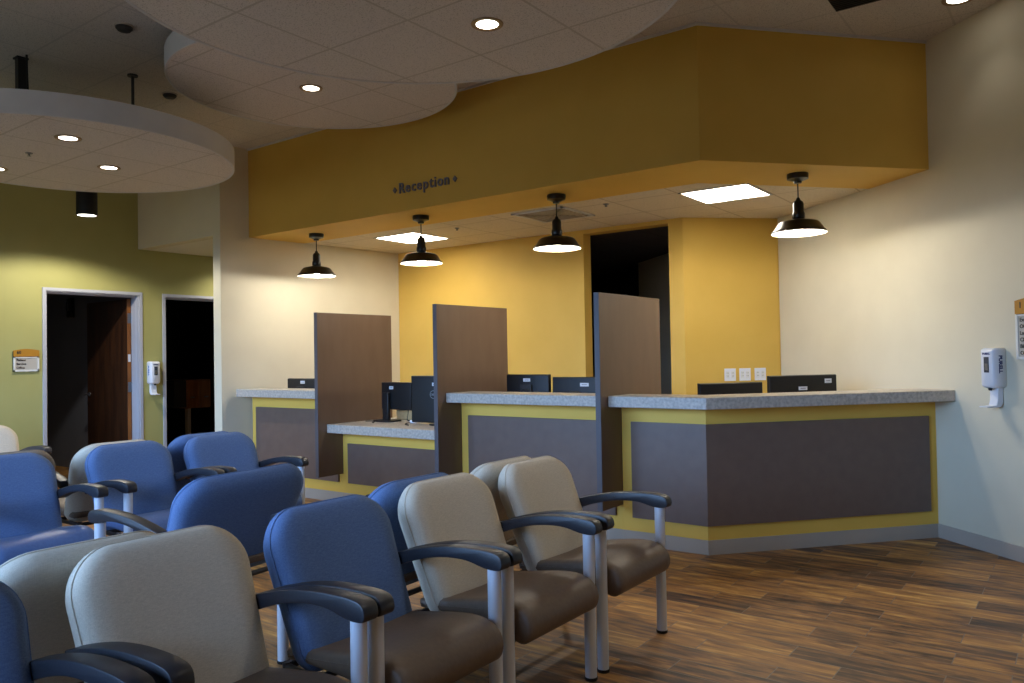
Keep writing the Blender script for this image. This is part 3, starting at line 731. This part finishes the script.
# ------------------------------------------------------------------ waiting room chairs (local: faces +x, front legs at x=.25)
def chair_parts(dw=0):
    P = {}
    W2 = .256 + dw/2; AY = .295 + dw/2
    # seat: waterfall cushion
    prof = [(-.235, .37), (-.24, .395), (-.225, .408), (-.1, .428), (.05, .452), (.16, .466), (.23, .466), (.275, .455), (.308, .432), (.325, .4), (.326, .37), (.316, .343), (.297, .325), (.272, .32), (.24, .328), (.18, .352), (.05, .368), (-.1, .372)]
    prof = ccw([tuple(v_) for v_ in [(a_.x, a_.y) for a_ in catmull([(x_, z_, 0) for x_, z_ in prof + [prof[0]]], 3)][:-1]])
    bm = nb(); rings = []
    ys = [(-W2, .02), (-W2+.004, .008), (-W2+.014, 0), (-W2+.05, 0), (-.12, 0), (0, 0), (.12, 0), (W2-.05, 0), (W2-.014, 0), (W2-.004, .008), (W2, .02)]
    for y, ins in ys:
        q = inset_poly(prof, ins); f = 1-(y/W2)**2
        rings.append([(x_, y, z_ - (.014*f*math.exp(-((x_+.02)/.13)**2) if z_ > .4 else 0)) for x_, z_ in q])
    P['seat'] = loops(bm, rings)
    # back pad, built lying in y,z and leaned back
    w, h, T = .578 + dw, .562, .115
    prof = rrect(w, h, .145, .08, 10)
    tl = math.radians(22)
    def place(a_, b_, dpt, curve=.018):
        taper = 1 - .1*(1-b_/h)**1.5; b_ = b_ + .012*max(0, b_/h-.5)*2*(1-(2*a_/w)**2)
        yy = a_*taper
        xx = dpt - curve*(1-(2*a_/w)**2)*(1 if dpt > 0 else .6)
        zz = b_
        return (-.128 - math.sin(tl)*zz + math.cos(tl)*xx, yy, .335 + math.cos(tl)*zz + math.sin(tl)*xx)
    rings = []
    for ins, dpt in ((.2, -T/2+.004), (.1, -T/2), (.045, -T/2+.004), (.012, -T/2+.018), (0, -T/2+.04), (0, T/2-.055), (.007, T/2-.03), (.022, T/2-.011), (.045, T/2-.001), (.09, T/2+.004), (.14, T/2+.006), (.2, T/2+.006)):
        q = prof if ins == 0 else [((a_*(1-2*ins/w)), h/2+(b_-h/2)*(1-2*ins/h)) for a_, b_ in prof] if ins > .06 else inset_poly(prof, ins)
        rings.append([place(a_, b_, dpt) for a_, b_ in q])
    P['backrest'] = loops(nb(), rings)
    q = inset_poly(prof, .0025)
    seam = [place(a_, b_, T/2-.042) for a_, b_ in q]
    bm = nb(); n = len(seam); rr = .0026; rings = []
    for i in range(n):
        p_ = Vector(seam[i]); d_ = (Vector(seam[(i+1) % n]) - Vector(seam[i-1])).normalized()
        a_ = Vector((math.cos(tl), 0, math.sin(tl))); b_ = d_.cross(a_).normalized()
        rings.append([p_ + rr*(math.cos(k_*PI/3)*a_ + math.sin(k_*PI/3)*b_) for k_ in range(6)])
    vr = [[bm.verts.new(c_) for c_ in r_] for r_ in rings]
    for i in range(n):
        A, B = vr[i], vr[(i+1) % n]
        for k_ in range(6): bm.faces.new((A[k_], A[(k_+1) % 6], B[(k_+1) % 6], B[k_]))
    P['piping'] = bm
    # arm
    top = [(-.225, .628), (-.16, .646), (-.08, .665), (0, .68), (.1, .691), (.2, .694), (.25, .692), (.282, .686), (.299, .673), (.305, .655)]
    bot = [(.304, .642), (.295, .631), (.27, .627), (.235, .628), (.2, .634), (.165, .642), (.12, .647), (.05, .645), (-.03, .634), (-.12, .611), (-.215, .579), (-.23, .594)]
    pr = [(a_.x, a_.y) for a_ in catmull([(x_, z_, 0) for x_, z_ in top + bot + [top[0]]], 3)][:-1]
    pr = ccw(pr)
    P['arm'] = lambda s: loops(nb(), [[(x_, s*AY + y, z_) for x_, z_ in inset_poly(pr, ins)] for y, ins in ((-.03, .005), (-.0285, .0015), (-.025, .0), (.025, 0), (.0285, .0015), (.03, .005))])
    P['leg'] = lambda s: tube(nb(), [(.25, s*AY, .012), (.25, s*AY, .635)], .0255, 20)
    P['glide'] = lambda s: lathe(nb(), [(.0, 0), (.026, 0), (.0285, .004), (.0285, .014), (.0, .016)], .25, s*AY, 20)
    P['rear_leg'] = lambda s: tube(nb(), catmull([(-.3, s*(AY-.07), .0), (-.285, s*(AY-.07), .15), (-.27, s*(AY-.07), .3), (-.27, s*(AY-.07), .345)], 4), .016, 12)
    def frame():
        bm = nb()
        for s in (-1, 1): tube(bm, [(.25, s*(AY-.012), .345), (0, s*(AY-.017), .35), (-.27, s*(AY-.07), .33)], .013, 10)
        tube(bm, [(-.05, -AY+.017, .35), (-.05, AY-.017, .35)], .013, 10); tube(bm, [(-.27, -AY+.07, .33), (-.27, AY-.07, .33)], .013, 10)
        return bm
    P['frame'] = frame()
    return P

def make_chair(back, seat, dw=0):
    P = chair_parts(dw)
    t = empty('waiting_room_chair')
    obj('seat', P['seat'], M[seat], t, smooth=True, angle=70)
    bk = obj('backrest', P['backrest'], M[back], t, smooth=True, angle=80)
    obj('piping', P['piping'], M[back], bk, smooth=True, angle=80)
    for s in (-1, 1):
        obj('armrest', P['arm'](s), M['arm'], t, smooth=True, angle=38)
        lg = obj('leg', P['leg'](s), M['silver'], t, smooth=True)
        obj('foot_glide', P['glide'](s), M['black'], lg, smooth=True)
        obj('rear_leg', P['rear_leg'](s), M['dark'], t, smooth=True)
    obj('seat_frame', P['frame'], M['dark'], t, smooth=True)
    return t
protos = {}
def chair(x, y, rz, back, seat, label, group, dw=0):
    k = (back, seat, dw)
    if k not in protos: t = protos[k] = make_chair(back, seat, dw)
    else: t = copy_tree(protos[k])
    t.location = (x, y, 0); t.rotation_euler = (0, 0, rz)
    tag(t, label, 'chair', group)
G1 = 'front row of chairs facing the open floor'; G2 = 'row of chairs back to back with the front row'
G3 = 'blue seated row facing the front rows'; G4 = 'row of chairs back to back with the blue seated row'; G5 = 'chairs along the olive wall'
X1 = .145
chair(X1, -1.85, 0, 'beige', 'vinyl', 'beige-backed chair with brown seat at the counter end of the front row', G1)
chair(X1, -2.545, 0, 'beige', 'vinyl', 'beige-backed chair with brown seat in the front row, second from the counter end', G1)
chair(X1, -3.21, 0, 'blue', 'vinyl', 'blue-backed chair with brown seat between two beige chairs of the front row', G1)
chair(X1, -3.868, 0, 'beige', 'vinyl', 'large beige-backed chair of the front row, closest complete back to the viewer', G1)
chair(X1, -4.55, 0, 'blue', 'vinyl', 'blue-backed chair mostly cut off at the lower picture corner', G1)
X2 = -.63
chair(X2, -1.91, PI, 'beige', 'vinyl', 'beige chair turned away, just its rim showing over the counter-end chair of the front row', G2)
chair(X2, -2.585, PI, 'blue', 'vinyl', 'blue chair turned away, only its top edge showing beside the second beige chair', G2)
chair(X2, -4.03, PI, 'beige', 'vinyl', 'beige chair turned away in shadow, next to the largest beige chair', G2)
chair(-1.52, -2.88, math.radians(186), 'blue', 'vinyl', 'extra wide blue chair turned away, its dark arm pointing off, standing alone between the rows', G2, .2)
X3 = -2.72
chair(X3, -1.80, 0, 'blue', 'bluevinyl', 'blue chair with blue seat at the counter end of the second facing row', G3)
chair(X3, -2.48, 0, 'blue', 'bluevinyl', 'blue chair with blue seat in front of the wider doorway, beige chair rim behind it', G3)
chair(X3, -3.24, 0, 'blue', 'bluevinyl', 'dark-looking blue chair with blue seat at the picture edge, below the pale wall chair', G3)
X4 = X3-.815
chair(X4, -1.81, PI, 'blue', 'vinyl', 'blue chair turned away before the narrow doorway, half hidden by another blue chair', G4)
chair(X4, -2.465, PI, 'beige', 'vinyl', 'beige chair back rimming a blue chair in front of the wider doorway', G4)
chair(X4, -3.14, PI, 'taupe', 'vinyl', 'taupe chair back just behind the blue chair at the picture edge', G4)
chair(-5.35, -2.42, 0, 'beige', 'vinyl', 'pale beige chair against the olive wall below the small room sign', G5)

# ------------------------------------------------------------------ light
w = bpy.data.worlds.new('World'); SC.world = w; w.use_nodes = True
bg = w.node_tree.nodes['Background']; bg.inputs['Color'].default_value = (.42, .64, 1, 1); bg.inputs['Strength'].default_value = 20.0
nt = w.node_tree; tc = nt.nodes.new('ShaderNodeTexCoord'); sx = nt.nodes.new('ShaderNodeSeparateXYZ'); rp = nt.nodes.new('ShaderNodeValToRGB')
nt.links.new(tc.outputs['Generated'], sx.inputs[0]); nt.links.new(sx.outputs[2], rp.inputs[0]); nt.links.new(rp.outputs[0], bg.inputs['Color'])
rp.color_ramp.elements[0].position = 0.0; rp.color_ramp.elements[0].color = (.035, .04, .045, 1)
rp.color_ramp.elements[1].position = .06; rp.color_ramp.elements[1].color = (.32, .56, 1, 1)
for x0, x1 in wins:
    li = bpy.data.lights.new('window_portal', 'AREA'); li.shape = 'RECTANGLE'; li.size = x1-x0; li.size_y = 1.8
    li.cycles.is_portal = True
    lo = bpy.data.objects.new('window_portal', li); COL.objects.link(lo); lo.location = ((x0+x1)/2, YB-.02, 2.0); lo.rotation_euler = (PI/2, 0, 0)
for x, y, _ in pend:
    li = bpy.data.lights.new('pendant_light', 'POINT'); li.energy = 29; li.shadow_soft_size = .03; li.color = (1, .94, .83)
    lo = bpy.data.objects.new('pendant_light', li); COL.objects.link(lo); lo.location = (x, y, HS-.45)

# ------------------------------------------------------------------ camera
cam = bpy.data.cameras.new('camera'); co = bpy.data.objects.new('camera', cam); COL.objects.link(co)
cam.sensor_fit = 'HORIZONTAL'; cam.sensor_width = 36; cam.lens = 784.33*36/1024; cam.clip_start = .05; cam.clip_end = 100
pit, roll = math.radians(1.0582), math.radians(-1.00727)
right0 = Vector((.80477, .59358, 0)); fw0 = Vector((-.59358, .80477, 0)); zz = Vector((0, 0, 1))
fwd = fw0*math.cos(pit) + zz*math.sin(pit); down0 = fw0*math.sin(pit) - zz*math.cos(pit)
right = right0*math.cos(roll) - down0*math.sin(roll); down = right0*math.sin(roll) + down0*math.cos(roll)
R = Matrix((right, -down, -fwd)).transposed().to_4x4()
co.matrix_world = Matrix.Translation((2.163, -5.179, 1.4)) @ R
SC.camera = co
SC.view_settings.view_transform = 'Standard'; SC.view_settings.look = 'None'; SC.view_settings.gamma = 1; SC.view_settings.use_curve_mapping = False
SC.view_settings.exposure = 0.0
SC.cycles.max_bounces = 8; SC.cycles.diffuse_bounces = 5; SC.cycles.sample_clamp_indirect = 6
